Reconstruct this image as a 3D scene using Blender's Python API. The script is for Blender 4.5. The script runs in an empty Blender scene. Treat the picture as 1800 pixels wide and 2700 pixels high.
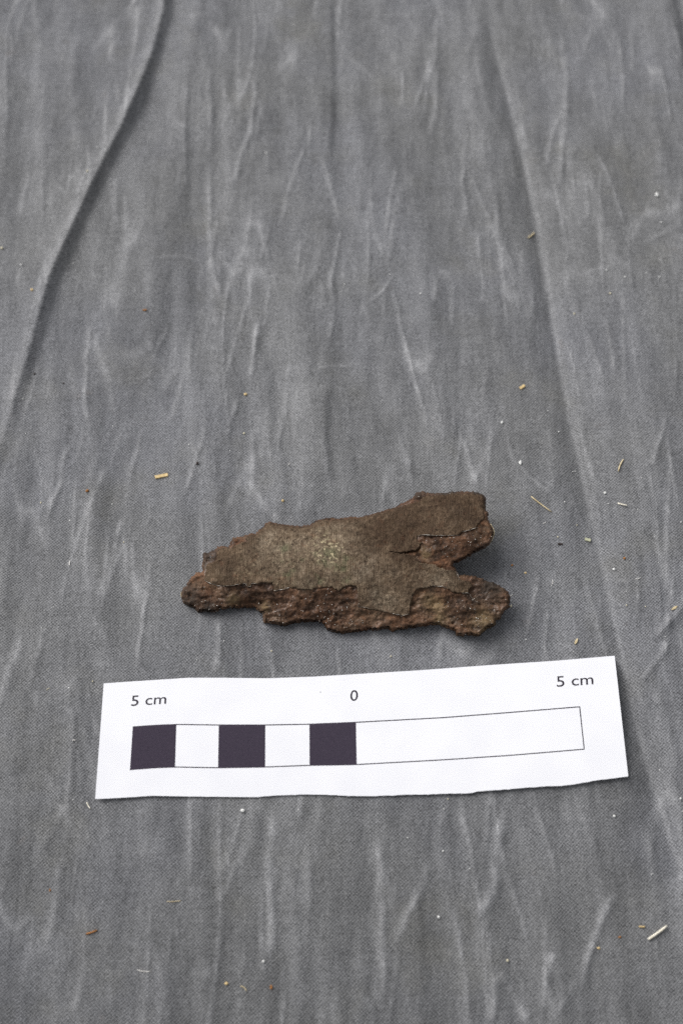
import bpy, bmesh, math, random
import numpy as np
from mathutils import Vector
from mathutils.geometry import delaunay_2d_cdt

scene = bpy.context.scene
C = scene.collection
CM = 0.01                                   # everything below is measured in centimetres

# ------------------------------------------------------------------ camera, sky, sun, exposure
TILT = math.radians(28.0)
DIST = 34.2                                 # cm from the lens to the cloth along the optical axis
FPX = 50.0 / 36.0 * 2700.0
cam_d = bpy.data.cameras.new("camera")
cam_d.lens = 50.0
cam_d.sensor_fit = 'VERTICAL'
cam_d.sensor_height = 36.0
cam_d.sensor_width = 24.0
cam_d.clip_start = 0.01
cam_d.clip_end = 100.0
cam_d.dof.use_dof = True
cam_d.dof.focus_distance = 33.2 * CM
cam_d.dof.aperture_fstop = 11.5
cam = bpy.data.objects.new("camera", cam_d)
C.objects.link(cam)
CAM = np.array([0.0, -DIST * math.sin(TILT), DIST * math.cos(TILT)])
cam.location = CAM * CM
cam.rotation_euler = (TILT, 0, 0)
scene.camera = cam

SUN_AZ = Vector((-0.78, 0.62, 0.0)).normalized()      # horizontal direction towards the sun
SUN_EL = math.radians(42.0)
world = bpy.data.worlds.new("World")
scene.world = world
world.use_nodes = True
wn = world.node_tree.nodes
wl = world.node_tree.links
bg = wn["Background"]
sky = wn.new("ShaderNodeTexSky")
sky.sky_type = 'NISHITA'
sky.sun_disc = False
sky.sun_elevation = SUN_EL
sky.sun_rotation = math.atan2(SUN_AZ.x, SUN_AZ.y)
sky.air_density = 1.0
sky.dust_density = 4.0
sky.ozone_density = 1.0
hsv = wn.new("ShaderNodeHueSaturation")               # cloud cover: the blue is mostly gone
hsv.inputs["Saturation"].default_value = 0.15
wl.new(sky.outputs[0], hsv.inputs["Color"])
wl.new(hsv.outputs[0], bg.inputs["Color"])
bg.inputs["Strength"].default_value = 0.085
sun_d = bpy.data.lights.new("sun", 'SUN')
sun_d.energy = 1.4
sun_d.angle = math.radians(44.0)
sun_d.color = (1.0, 0.985, 0.975)
sun = bpy.data.objects.new("sun", sun_d)
C.objects.link(sun)
to_sun = Vector((SUN_AZ.x * math.cos(SUN_EL), SUN_AZ.y * math.cos(SUN_EL), math.sin(SUN_EL)))
sun.rotation_euler = to_sun.to_track_quat('Z', 'Y').to_euler()
sun.location = to_sun * 2.0
vs = scene.view_settings
vs.view_transform = 'Standard'
vs.look = 'None'
vs.gamma = 1.0
vs.exposure = 0.70
vs.use_curve_mapping = False
scene.cycles.max_bounces = 6
scene.cycles.use_denoising = False

# ------------------------------------------------------------------ numeric helpers
def _hash(ix, iy, seed):
    h = (ix.astype(np.int64) * 374761393 + iy.astype(np.int64) * 668265263 + seed * 974634777) & 0xFFFFFFFF
    h = ((h ^ (h >> 13)) * 1274126177) & 0xFFFFFFFF
    h = h ^ (h >> 16)
    return h

def perlin(x, y, seed=0):
    x = np.asarray(x, float); y = np.asarray(y, float)
    xi = np.floor(x); yi = np.floor(y)
    fx = x - xi; fy = y - yi
    xi = xi.astype(np.int64); yi = yi.astype(np.int64)
    def g(ox, oy):
        a = _hash(xi + ox, yi + oy, seed).astype(float) / 4294967296.0 * 2 * math.pi
        return np.cos(a) * (fx - ox) + np.sin(a) * (fy - oy)
    u = fx * fx * fx * (fx * (fx * 6 - 15) + 10)
    v = fy * fy * fy * (fy * (fy * 6 - 15) + 10)
    a = g(0, 0) * (1 - u) + g(1, 0) * u
    b = g(0, 1) * (1 - u) + g(1, 1) * u
    return (a * (1 - v) + b * v) * 1.5

def fbm(x, y, seed=0, octs=4, gain=0.5):
    r = 0.0; a = 1.0
    for k in range(octs):
        r = r + a * perlin(x * 2 ** k, y * 2 ** k, seed + 17 * k)
        a *= gain
    return r

def sstep(a, b, x):
    t = np.clip((x - a) / (b - a), 0, 1)
    return t * t * (3 - 2 * t)

def seg_dist(px, py, poly, closed=False):
    """nearest distance, signed side (+ right of travel) and arc position 0..1 to a polyline"""
    P = np.asarray(poly, float)
    if closed:
        P = np.vstack([P, P[:1]])
    L = np.r_[0, np.cumsum(np.hypot(*np.diff(P, axis=0).T))]
    best = np.full(px.shape, 1e9); side = np.zeros(px.shape); arc = np.zeros(px.shape)
    for i in range(len(P) - 1):
        ax, ay = P[i]; dx, dy = P[i + 1] - P[i]
        l2 = dx * dx + dy * dy + 1e-12
        t = np.clip(((px - ax) * dx + (py - ay) * dy) / l2, 0, 1)
        ex = px - (ax + t * dx); ey = py - (ay + t * dy)
        d = np.hypot(ex, ey)
        m = d < best
        best = np.where(m, d, best)
        side = np.where(m, np.sign(dy * ex - dx * ey), side)
        arc = np.where(m, (L[i] + t * (L[i + 1] - L[i])) / L[-1], arc)
    return best, side, arc

def inside(px, py, poly):
    P = np.asarray(poly, float)
    r = np.zeros(px.shape, bool)
    n = len(P); j = n - 1
    for i in range(n):
        xi, yi = P[i]; xj, yj = P[j]
        if yi != yj:
            c = ((yi > py) != (yj > py)) & (px < (xj - xi) * (py - yi) / (yj - yi) + xi)
            r ^= c
        j = i
    return r

def resample(poly, step, closed=False):
    P = np.asarray(poly, float)
    if closed:
        P = np.vstack([P, P[:1]])
    L = np.r_[0, np.cumsum(np.hypot(*np.diff(P, axis=0).T))]
    n = max(2, int(round(L[-1] / step)))
    s = np.linspace(0, L[-1], n + 1)
    if closed:
        s = s[:-1]
    return np.c_[np.interp(s, L, P[:, 0]), np.interp(s, L, P[:, 1])]

def ragged(poly, step, amp, seed, closed=True, scale=9.0):
    R = resample(poly, step, closed)
    dx = fbm(R[:, 0] / scale, R[:, 1] / scale, seed, 3) * amp
    dy = fbm(R[:, 0] / scale + 50, R[:, 1] / scale, seed + 5, 3) * amp
    R = R + np.c_[dx, dy]
    return R

def survey(px, py, z):
    """a measured point of the photograph taken back to the place: where its sight line reaches height z (cm)"""
    px = np.asarray(px, float); py = np.asarray(py, float)
    a = (px - 900.0) / FPX; b = -(py - 1350.0) / FPX
    dx = a
    dy = b * math.cos(TILT) + math.sin(TILT)
    dz = b * math.sin(TILT) - math.cos(TILT)
    t = (z - CAM[2]) / dz
    return CAM[0] + t * dx, CAM[1] + t * dy

def on_base(poly):
    P = np.asarray(poly, float)
    z = np.zeros(len(P))
    for _ in range(4):
        x, y = survey(P[:, 0], P[:, 1], z)
        z = base_h(x, y)
    return np.c_[x, y]

# ------------------------------------------------------------------ object helpers
def mesh_obj(name, verts, faces, mat, parent=None, smooth=True, origin=None):
    """verts in cm, world space; origin in cm"""
    V = np.asarray(verts, float)
    o0 = np.zeros(3) if origin is None else np.asarray(origin, float)
    if parent is not None:
        o0 = np.array(parent.get('_o', (0, 0, 0)), float)
    me = bpy.data.meshes.new(name)
    me.from_pydata(((V - o0) * CM).tolist(), [], faces if isinstance(faces, list) else faces.tolist())
    me.update()
    if smooth:
        me.polygons.foreach_set("use_smooth", [True] * len(me.polygons))
    me.materials.append(mat)
    o = bpy.data.objects.new(name, me)
    C.objects.link(o)
    if parent is not None:
        o.parent = parent
    else:
        o.location = o0 * CM
    return o

def empty(name, loc):
    o = bpy.data.objects.new(name, None)
    o.empty_display_size = 0.01
    C.objects.link(o)
    o.location = np.asarray(loc, float) * CM
    o['_o'] = [float(v) for v in loc]
    return o

def tag(o, label=None, cat=None, group=None, kind=None):
    if label: o['label'] = label
    if cat: o['category'] = cat
    if group: o['group'] = group
    if kind: o['kind'] = kind
    return o

def set_attr(o, name, vals):
    a = o.data.attributes.new(name, 'FLOAT', 'POINT')
    a.data.foreach_set('value', np.asarray(vals, np.float32))

# ------------------------------------------------------------------ materials
class NT:
    def __init__(self, name):
        self.m = bpy.data.materials.new(name)
        self.m.use_nodes = True
        self.n = self.m.node_tree.nodes
        self.l = self.m.node_tree.links
        self.b = self.n["Principled BSDF"]
        tc = self.n.new("ShaderNodeTexCoord")
        self.obj = tc.outputs["Object"]
    def put(self, sock, v):
        if isinstance(v, (int, float)):
            sock.default_value = v
        elif isinstance(v, tuple):
            sock.default_value = v if len(v) != 3 or sock.type == 'VECTOR' else (*v, 1.0)
        else:
            self.l.new(v, sock)
    def math(self, op, a, b=None, c=None, clamp=False):
        k = self.n.new("ShaderNodeMath"); k.operation = op; k.use_clamp = clamp
        self.put(k.inputs[0], a)
        if b is not None: self.put(k.inputs[1], b)
        if c is not None: self.put(k.inputs[2], c)
        return k.outputs[0]
    def mix(self, f, a, b, mode='MIX'):
        k = self.n.new("ShaderNodeMix"); k.data_type = 'RGBA'; k.blend_type = mode
        self.put(k.inputs[0], f); self.put(k.inputs[6], a); self.put(k.inputs[7], b)
        return k.outputs[2]
    def noise(self, scale_cm, detail=3.0, rough=0.55, vec=None, stretch=None, dist=0.0):
        """scale in features per cm"""
        v = vec or self.obj
        if stretch:
            k = self.n.new("ShaderNodeMapping")
            k.inputs["Scale"].default_value = stretch
            self.l.new(v, k.inputs["Vector"]); v = k.outputs[0]
        k = self.n.new("ShaderNodeTexNoise")
        k.inputs["Scale"].default_value = scale_cm / CM
        k.inputs["Detail"].default_value = detail
        k.inputs["Roughness"].default_value = rough
        k.inputs["Distortion"].default_value = dist
        self.l.new(v, k.inputs["Vector"])
        return k.outputs["Fac"]
    def ramp(self, f, a, b, lo=0.0, hi=1.0):
        k = self.n.new("ShaderNodeMapRange"); k.interpolation_type = 'SMOOTHSTEP'
        self.put(k.inputs[0], f)
        k.inputs[1].default_value = a; k.inputs[2].default_value = b
        k.inputs[3].default_value = lo; k.inputs[4].default_value = hi
        return k.outputs[0]
    def attr(self, name):
        k = self.n.new("ShaderNodeAttribute"); k.attribute_name = name
        return k.outputs["Fac"]
    def sep(self):
        k = self.n.new("ShaderNodeSeparateXYZ"); self.l.new(self.obj, k.inputs[0])
        return k.outputs
    def bump(self, h, dist_cm, strength=1.0, normal=None):
        k = self.n.new("ShaderNodeBump")
        k.inputs["Strength"].default_value = strength
        k.inputs["Distance"].default_value = dist_cm * CM
        self.put(k.inputs["Height"], h)
        if normal is not None: self.l.new(normal, k.inputs["Normal"])
        return k.outputs[0]
    def out(self, color, rough=0.8, normal=None, spec=0.3):
        self.put(self.b.inputs["Base Color"], color)
        self.put(self.b.inputs["Roughness"], rough)
        self.put(self.b.inputs["Specular IOR Level"], spec)
        if normal is not None: self.l.new(normal, self.b.inputs["Normal"])
        return self.m

def weave(t, pu, pv, wob=0.48):
    """plain weave: +1 where the warp lies on top, -1 where the weft does; also the yarn relief"""
    s = t.sep()
    wu = t.noise(0.9, 2.0); wv = t.noise(0.8, 2.0, stretch=(1, 1, 1))
    n1 = t.noise(7.0, 2.0)
    n2 = t.noise(6.0, 2.0, stretch=(1.0, 1.0, 1.7))
    u = t.math('ADD', t.math('MULTIPLY', s[0], math.pi / (pu * CM)), t.math('MULTIPLY', wu, 9.0))
    u = t.math('ADD', u, t.math('MULTIPLY', n1, wob * 6))
    v = t.math('ADD', t.math('MULTIPLY', s[1], math.pi / (pv * CM)), t.math('MULTIPLY', wv, 7.0))
    v = t.math('ADD', v, t.math('MULTIPLY', n2, wob * 6))
    cu = t.math('COSINE', u); cv = t.math('COSINE', v)
    return t.math('MULTIPLY', cu, cv), cu, cv

def mat_cloth():
    t = NT("grey_cotton_weave")
    w, cu, cv = weave(t, 0.039, 0.0375)
    yarn = t.noise(9.0, 2.0, stretch=(1.0, 0.12, 1.0))
    yarn2 = t.noise(9.0, 2.0, stretch=(0.12, 1.0, 1.0))
    fine = t.noise(26.0, 2.0)
    mod = t.ramp(t.noise(5.0, 3.0, 0.6), 0.25, 0.75, 0.08, 0.46)
    f = t.math('ADD', 0.46, t.math('MULTIPLY', w, mod))
    f = t.math('ADD', f, t.math('MULTIPLY', t.math('SUBTRACT', yarn, 0.5), 0.26))
    f = t.math('ADD', f, t.math('MULTIPLY', t.math('SUBTRACT', yarn2, 0.5), 0.20))
    f = t.math('ADD', f, t.math('MULTIPLY', t.math('SUBTRACT', fine, 0.5), 1.5), clamp=True)
    col = t.mix(f, (0.062, 0.0625, 0.0632), (0.270, 0.2715, 0.275))  # dark tone also paints in the shaded gaps between yarns
    fade = t.ramp(t.noise(0.55, 4.0, 0.6, stretch=(1.0, 0.22, 1.0)), 0.30, 0.70)
    col = t.mix(1.0, col, t.mix(fade, (0.84, 0.84, 0.84), (1.13, 1.13, 1.135)), 'MULTIPLY')
    mott = t.ramp(t.noise(1.1, 5.0, 0.65, stretch=(1.0, 0.6, 1.0)), 0.32, 0.68)
    col = t.mix(1.0, col, t.mix(mott, (0.91, 0.91, 0.91), (1.08, 1.08, 1.08)), 'MULTIPLY')
    # dye: cool and warm clouds, old dirt
    big = t.ramp(t.noise(0.16, 3.0), 0.38, 0.62)
    col = t.mix(t.math('MULTIPLY', big, 0.6), col, t.mix(1.0, col, (0.97, 0.98, 1.05), 'MULTIPLY'))
    dirt = t.ramp(t.noise(0.42, 4.0, 0.6), 0.52, 0.72)
    col = t.mix(t.math('MULTIPLY', dirt, 0.45), col, t.mix(1.0, col, (0.97, 0.945, 0.84), 'MULTIPLY'))
    smudge = t.ramp(t.noise(1.3, 4.0, 0.6), 0.66, 0.78)
    col = t.mix(t.math('MULTIPLY', smudge, 0.35), col, t.mix(1.0, col, (1.0, 0.84, 0.72), 'MULTIPLY'))
    # faded dye on the worn creases, plus the painted lit flanks of both long folds
    wear_and_light = t.attr("wear_and_light")
    patch = t.ramp(t.noise(2.2, 3.0, 0.6), 0.3, 0.7, 0.35, 1.0)
    wf = t.math('MULTIPLY', wear_and_light, patch, clamp=True)
    worn = t.mix(f, (0.19, 0.191, 0.195), (0.50, 0.50, 0.51))
    col = t.mix(t.math('MULTIPLY', wf, 0.85), col, worn)
    h = t.math('ADD', t.math('MULTIPLY', w, 0.5), t.math('MULTIPLY', fine, 0.7))
    nrm = t.bump(h, 0.010, 0.8)
    crump = t.noise(1.6, 5.0, 0.6, stretch=(1.0, 0.4, 1.0))
    nrm = t.bump(crump, 0.10, 0.5, nrm)
    return t.out(col, 0.92, nrm, 0.15)

def mat_rust():
    t = NT("corroded_iron")
    a = t.noise(3.5, 5.0, 0.62)
    b = t.noise(9.0, 4.0, 0.6)
    c = t.noise(22.0, 3.0, 0.6)
    col = t.mix(t.ramp(a, 0.36, 0.64), (0.054, 0.030, 0.017), (0.130, 0.069, 0.038))
    col = t.mix(t.ramp(b, 0.50, 0.70), col, (0.195, 0.106, 0.059))
    col = t.mix(t.math('MULTIPLY', t.ramp(c, 0.57, 0.70), 0.6), col, (0.036, 0.022, 0.016))
    veil = t.ramp(t.noise(1.5, 4.0, 0.6), 0.48, 0.66)
    col = t.mix(t.math('MULTIPLY', veil, 0.40), col, (0.155, 0.112, 0.072))
    big = t.ramp(t.noise(1.3, 5.0, 0.65), 0.36, 0.64)
    col = t.mix(1.0, col, t.mix(big, (0.50, 0.48, 0.47), (1.08, 1.04, 1.02)), 'MULTIPLY')  # random brightness patches; the dark ones paint in shadowed crevices
    col = t.mix(t.math('MULTIPLY', t.attr("orange"), t.ramp(b, 0.38, 0.64, 0.0, 0.6)), col, (0.165, 0.066, 0.028))
    col = t.mix(t.math('MULTIPLY', t.attr("dark"), t.ramp(b, 0.25, 0.55)), col, (0.030, 0.024, 0.019))
    col = t.mix(t.math('MULTIPLY', t.attr("ochre"), t.ramp(a, 0.30, 0.6)), col, (0.21, 0.15, 0.075))
    pale = t.ramp(t.noise(16.0, 2.0, 0.7), 0.68, 0.76)
    col = t.mix(t.math('MULTIPLY', pale, 0.6), col, (0.34, 0.27, 0.19))
    h = t.math('ADD', t.math('MULTIPLY', b, 1.0), t.math('MULTIPLY', c, 0.45))
    h = t.math('ADD', h, t.math('MULTIPLY', t.noise(50.0, 2.0), 0.2))
    nrm = t.bump(h, 0.034, 0.9)
    wet = t.ramp(t.noise(2.6, 3.0, 0.6), 0.46, 0.62)
    rough = t.math('SUBTRACT', 0.78, t.math('MULTIPLY', wet, 0.35))
    t.put(t.b.inputs["Coat Weight"], t.math('MULTIPLY', wet, 0.14))
    t.put(t.b.inputs["Coat Roughness"], 0.18)
    return t.out(col, rough, nrm, 0.25)

def mat_plate():
    t = NT("cloth_marked_crust")
    s = t.sep()
    wob = t.noise(1.1, 2.0)
    wob2 = t.noise(8.0, 2.0, stretch=(1.0, 0.25, 1.0))
    u = t.math('ADD', t.math('MULTIPLY', s[0], 2 * math.pi / (0.0405 * CM)), t.math('MULTIPLY', wob, 5.0))
    u = t.math('ADD', u, t.math('MULTIPLY', wob2, 3.0))
    v = t.math('ADD', t.math('MULTIPLY', s[1], 2 * math.pi / (0.036 * CM)), t.math('MULTIPLY', t.noise(6.0, 2.0), 8.0))
    rib = t.math('ADD', 0.5, t.math('MULTIPLY', t.math('SINE', u), 0.5))
    cross = t.math('ADD', 0.5, t.math('MULTIPLY', t.math('SINE', v), 0.5))
    n = t.noise(24.0, 2.0, 0.6, stretch=(1.0, 0.45, 1.0))
    a = t.noise(2.0, 4.0, 0.6)
    b = t.noise(7.0, 3.0, 0.6)
    brown = t.mix(t.ramp(a, 0.38, 0.62), (0.044, 0.027, 0.015), (0.094, 0.062, 0.036))
    ridge = t.mix(t.ramp(a, 0.38, 0.62), (0.116, 0.081, 0.052), (0.232, 0.172, 0.120))
    pale = t.math('MULTIPLY', t.attr("pale"), t.ramp(t.noise(3.0, 4.0, 0.6), 0.25, 0.65, 0.35, 1.0))
    ridge = t.mix(pale, ridge, (0.41, 0.335, 0.250))
    brown = t.mix(pale, brown, (0.132, 0.099, 0.068))
    dk = t.math('MULTIPLY', t.attr("dark"), t.ramp(t.noise(2.6, 4.0, 0.6), 0.25, 0.62, 0.45, 1.0))
    ridge = t.mix(dk, ridge, (0.094, 0.060, 0.036))
    brown = t.mix(dk, brown, (0.042, 0.024, 0.013))
    blot = t.ramp(t.noise(5.5, 4.0, 0.65), 0.54, 0.68)
    ridge = t.mix(t.math('MULTIPLY', blot, 0.8), ridge, (0.098, 0.064, 0.040))
    stain = t.ramp(t.noise(1.7, 5.0, 0.68), 0.53, 0.64)
    ridge = t.mix(t.math('MULTIPLY', stain, 0.5), ridge, (0.115, 0.078, 0.048))
    brown = t.mix(t.math('MULTIPLY', stain, 0.6), brown, (0.040, 0.024, 0.015))
    f = t.math('MULTIPLY', rib, t.math('ADD', 0.62, t.math('MULTIPLY', cross, 0.38)))
    worn = t.ramp(t.noise(2.3, 4.0, 0.65), 0.40, 0.62, 0.12, 0.7)
    f = t.math('ADD', t.math('MULTIPLY', f, worn), t.math('MULTIPLY', t.math('SUBTRACT', 1.0, worn), t.ramp(t.noise(13.0, 4.0, 0.7), 0.3, 0.7)))
    f = t.math('MULTIPLY', f, t.ramp(n, 0.32, 0.66, 0.10, 1.30))
    col = t.mix(t.math('MULTIPLY', f, 0.95, clamp=True), brown, ridge)
    grey = t.ramp(t.noise(1.4, 3.0), 0.52, 0.66)
    col = t.mix(t.math('MULTIPLY', grey, 0.30), col, t.mix(1.0, col, (0.92, 1.02, 1.12), 'MULTIPLY'))
    red = t.ramp(t.noise(4.5, 3.0, 0.6), 0.60, 0.72)
    col = t.mix(t.math('MULTIPLY', red, 0.35), col, t.mix(1.0, col, (1.25, 0.85, 0.72), 'MULTIPLY'))
    green = t.math('MULTIPLY', t.attr("green"), t.ramp(t.noise(5.0, 4.0, 0.6), 0.42, 0.58, 0.0, 0.62))
    col = t.mix(green, col, t.mix(f, (0.060, 0.078, 0.040), (0.165, 0.185, 0.095)))
    fleck = t.ramp(t.noise(14.0, 2.0, 0.6), 0.53, 0.64)
    fleck = t.math('MULTIPLY', fleck, t.attr("fleck"), clamp=True)
    col = t.mix(t.math('MULTIPLY', fleck, 0.9), col, (0.50, 0.44, 0.29))
    pits = t.ramp(t.noise(11.0, 4.0, 0.7), 0.56, 0.70)
    col = t.mix(t.math('MULTIPLY', pits, 0.55), col, (0.034, 0.021, 0.013))
    col = t.mix(1.0, col, (0.90, 0.865, 0.815), 'MULTIPLY')
    h = t.math('ADD', t.math('MULTIPLY', f, 0.6), t.math('MULTIPLY', b, 0.8))
    h = t.math('SUBTRACT', h, t.math('MULTIPLY', pits, 0.8))
    nrm = t.bump(h, 0.020, 0.9)
    return t.out(col, 0.78, nrm, 0.2)

def mat_simple(name, c0, c1, scale=12.0, rough=0.7, spec=0.3, bump=0.004, **kw):
    t = NT(name)
    f = t.ramp(t.noise(scale, 3.0), 0.3, 0.7)
    nrm = t.bump(t.noise(scale * 2, 2.0), bump, 0.7)
    m = t.out(t.mix(f, c0, c1), rough, nrm, spec)
    for k, v in kw.items():
        t.b.inputs[k.replace('_', ' ')].default_value = v
    return m

M_CLOTH = mat_cloth()
M_RUST = mat_rust()
M_PLATE = mat_plate()
M_PAPER = mat_simple("white_paper", (0.795, 0.797, 0.830), (0.835, 0.836, 0.864), 0.9, 0.85, 0.2, 0.0015)
M_INK = mat_simple("printed_black", (0.038, 0.030, 0.046), (0.050, 0.040, 0.058), 30.0, 0.8, 0.15, 0.001)
M_LINE = mat_simple("printed_line", (0.03, 0.026, 0.036), (0.045, 0.039, 0.05), 30.0, 0.8, 0.15, 0.001)
M_WHITE = mat_simple("white_grit", (0.52, 0.52, 0.50), (0.78, 0.78, 0.76), 30.0, 0.5, 0.4)
M_CREAM = mat_simple("cream_grit", (0.46, 0.42, 0.30), (0.68, 0.63, 0.48), 30.0, 0.6, 0.3)
M_STRAW = mat_simple("dry_straw", (0.42, 0.33, 0.18), (0.68, 0.58, 0.38), 20.0, 0.5, 0.4)
M_PALESTRAW = mat_simple("pale_straw", (0.62, 0.57, 0.45), (0.84, 0.80, 0.70), 20.0, 0.5, 0.4)
M_TAN = mat_simple("tan_wood", (0.48, 0.34, 0.15), (0.72, 0.56, 0.30), 18.0, 0.6, 0.3)
M_ORANGE = mat_simple("rust_crumb", (0.22, 0.085, 0.02), (0.38, 0.18, 0.06), 25.0, 0.7, 0.3)
M_DARK = mat_simple("dark_crumb", (0.018, 0.013, 0.012), (0.05, 0.032, 0.028), 25.0, 0.7, 0.3)
M_GREEN = mat_simple("pale_green_stem", (0.36, 0.37, 0.24), (0.52, 0.52, 0.38), 20.0, 0.6, 0.3)
M_FIBRE = mat_simple("white_fibre", (0.6, 0.58, 0.55), (0.8, 0.78, 0.74), 20.0, 0.6, 0.3)
M_GLINT = mat_simple("clear_grain", (0.36, 0.32, 0.27), (0.72, 0.69, 0.63), 40.0, 0.12, 0.8, 0.002)
M_FILM = mat_simple("dried_varnish", (0.30, 0.26, 0.21), (0.60, 0.56, 0.50), 25.0, 0.25, 0.6, 0.004)

# ------------------------------------------------------------------ outlines measured on the photograph (pixels)
def cv(pts, s, ox, oy):
    return [(ox + s * x, oy + s * y) for x, y in pts]
A_ = (0.28699, 450, 1260)        # detail of the fragment's left half
B_ = (0.34439, 860, 1260)        # detail of its right half
core_px = cv([(97,1065),(105,1030),(140,990),(165,950),(200,905),(240,875),(285,862),(300,845),(287,820),(290,780),(300,745),(292,705),(310,682),(345,690),(380,672),(410,660),(430,635),(470,625),(520,632),(548,612),(550,575),(575,548),(620,545),(660,535),(700,520),(735,508),(770,512),(800,490),(830,465),(860,440),(885,408),(915,400),(950,410),(1000,422),(1060,430),(1120,438),(1180,442),(1240,438),(1290,425),(1330,395),(1370,380),(1430,372),(1500,370)], *A_)
core_px += cv([(0,310),(116,308),(170,300),(230,297),(270,303),(310,287),(370,270),(440,250),(500,232),(540,215),(590,190),(640,165),(665,150),(680,120),(700,104),(735,102),(770,115),(830,118),(900,112),(960,105),(1040,102),(1110,104),(1140,105),(1180,118),(1205,128),(1218,150),(1222,190),(1218,225),(1225,260),(1240,275),(1235,300),(1245,335),(1262,365),(1280,400),(1283,430),(1265,475),(1245,505),(1215,530),(1170,552),(1120,580),(1060,612),(1030,635),(990,645),(965,660),(985,690),(1000,720),(1025,748),(1050,742),(1090,745),(1130,755),(1190,770),(1240,790),(1300,812),(1345,835),(1380,865),(1402,900),(1408,940),(1400,985),(1370,1010),(1350,1040),(1330,1075),(1300,1090),(1290,1120),(1270,1135),(1240,1145),(1210,1165),(1185,1190),(1170,1208),(1120,1200),(1080,1200),(1040,1210),(1010,1205),(995,1200),(985,1175),(950,1155),(900,1135),(850,1120),(800,1122),(750,1130),(700,1135),(640,1145),(580,1155),(530,1165),(500,1175),(490,1165),(470,1145),(430,1150),(380,1162),(330,1160),(280,1165),(240,1172),(180,1180),(130,1188),(90,1190),(60,1180),(20,1165)], *B_)
core_px += cv([(1428,1385),(1410,1350),(1385,1320),(1340,1315),(1290,1315),(1240,1318),(1180,1325),(1120,1330),(1080,1345),(1040,1358),(1000,1350),(960,1335),(900,1332),(855,1325),(845,1300),(850,1260),(835,1235),(800,1220),(785,1200),(770,1188),(720,1188),(660,1192),(600,1190),(540,1188),(510,1195),(450,1200),(420,1225),(380,1235),(320,1222),(280,1230),(240,1228),(220,1195),(180,1175),(150,1165),(120,1140),(102,1100)], *A_)

plate_edge_a = cv([(690,545),(700,575),(640,600),(560,640),(480,640),(440,655),(425,700),(428,745),(390,775),(345,790),(325,810),(328,850),(315,880),(315,945),(345,960),(380,975),(430,990),(480,995),(530,990),(580,985),(640,972),(688,968),(705,1002),(735,998),(745,970),(790,970),(830,962),(865,955),(905,965),(935,962),(945,1000),(955,1040),(985,1030),(1040,1022),(1090,1005),(1150,1010),(1210,1018),(1260,1025),(1305,1028),(1310,1010),(1360,1005),(1420,1000),(1490,998),(1510,1020),(1540,1035)], *A_)
plate_edge_b = cv([(100,865),(120,840),(150,825),(200,818),(240,830),(240,880),(245,930),(250,955),(235,985),(280,990),(330,1000),(390,1005),(440,1022),(490,1030),(510,1040),(560,1050),(600,1052),(630,1040),(640,1000),(640,960),(655,920),(665,885),(680,855),(720,845),(780,832),(820,825),(850,832),(880,828),(920,845),(950,862),(985,872),(1040,882),(1085,880),(1085,855),(1100,838),(1117,818),(1100,800),(1060,785),(1022,782),(1008,750),(990,712),(955,706),(910,700),(870,690),(830,665),(760,655),(710,650),(690,612),(660,592),(600,580),(540,576),(500,568),(482,562),(500,561),(560,569),(620,562),(680,552),(705,540),(715,510),(735,490),(700,492),(690,465),(700,440),(760,435),(830,440),(900,440),(1000,440),(1040,410),(1100,400),(1145,378),(1150,360),(1180,330),(1210,300),(1214,262),(1210,190),(1205,150),(1190,135),(1110,122),(1040,120),(960,122),(900,130),(830,136),(770,134),(735,150),(720,180),(660,192),(600,208),(540,226),(440,262),(370,282),(310,298),(230,308),(116,318),(0,320)], *B_)
plate_edge_c = cv([(1500,380),(1430,382),(1370,392),(1330,408),(1290,438),(1240,450),(1180,454),(1120,450),(1060,442),(1000,434),(950,424),(915,414),(890,422),(860,452),(830,478),(800,503),(770,524),(735,522)], *A_)
plate_px = plate_edge_a + plate_edge_b + plate_edge_c

core_out = ragged(core_px, 2.4, 2.6, 11, scale=6.5)
_r = np.random.default_rng(19)
core_out = core_out + _r.uniform(-1.0, 1.0, core_out.shape)
plate_out = ragged(ragged(plate_px, 2.6, 2.2, 29, scale=9.0), 2.2, 1.9, 23, scale=3.6)

# ------------------------------------------------------------------ the cloth
def base_h(x, y):
    low = np.clip(-(np.asarray(y, float) + 2.0), 0, 14)
    far = np.clip(np.asarray(y, float) - 6.0, 0, 30)
    return -0.0140 * low ** 2 - 0.0012 * far ** 2 * 0.5  # made-up slope: tips the near cloth away from the sun to darken it

D2S = 1800.0 / 1568.0
def disp(pts):
    return on_base([(x * D2S, y * D2S) for x, y in pts])

FOLD_A = disp([(384,-40),(380,30),(350,140),(318,225),(285,300),(240,385),(200,470),(165,545),(122,640),(96,725),(70,820),(45,900),(20,985),(-6,1060),(-40,1160)])
FOLD_B = disp([(1118,30),(1130,90),(1155,170),(1180,270),(1212,400),(1238,530),(1256,640),(1270,740),(1288,850),(1305,960),(1328,1050),(1352,1170),(1385,1310),(1412,1440),(1440,1580),(1475,1720),(1520,1870),(1560,2000)])
FOLD_C = disp([(756,-30),(757,120),(758,260),(754,360),(752,470)])
FOLD_C2 = disp([(748,880),(742,960),(738,1010),(742,1060),(738,1120),(728,1170)])
FOLD_D = disp([(1530,-30),(1545,60),(1562,150),(1585,260)])
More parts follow.
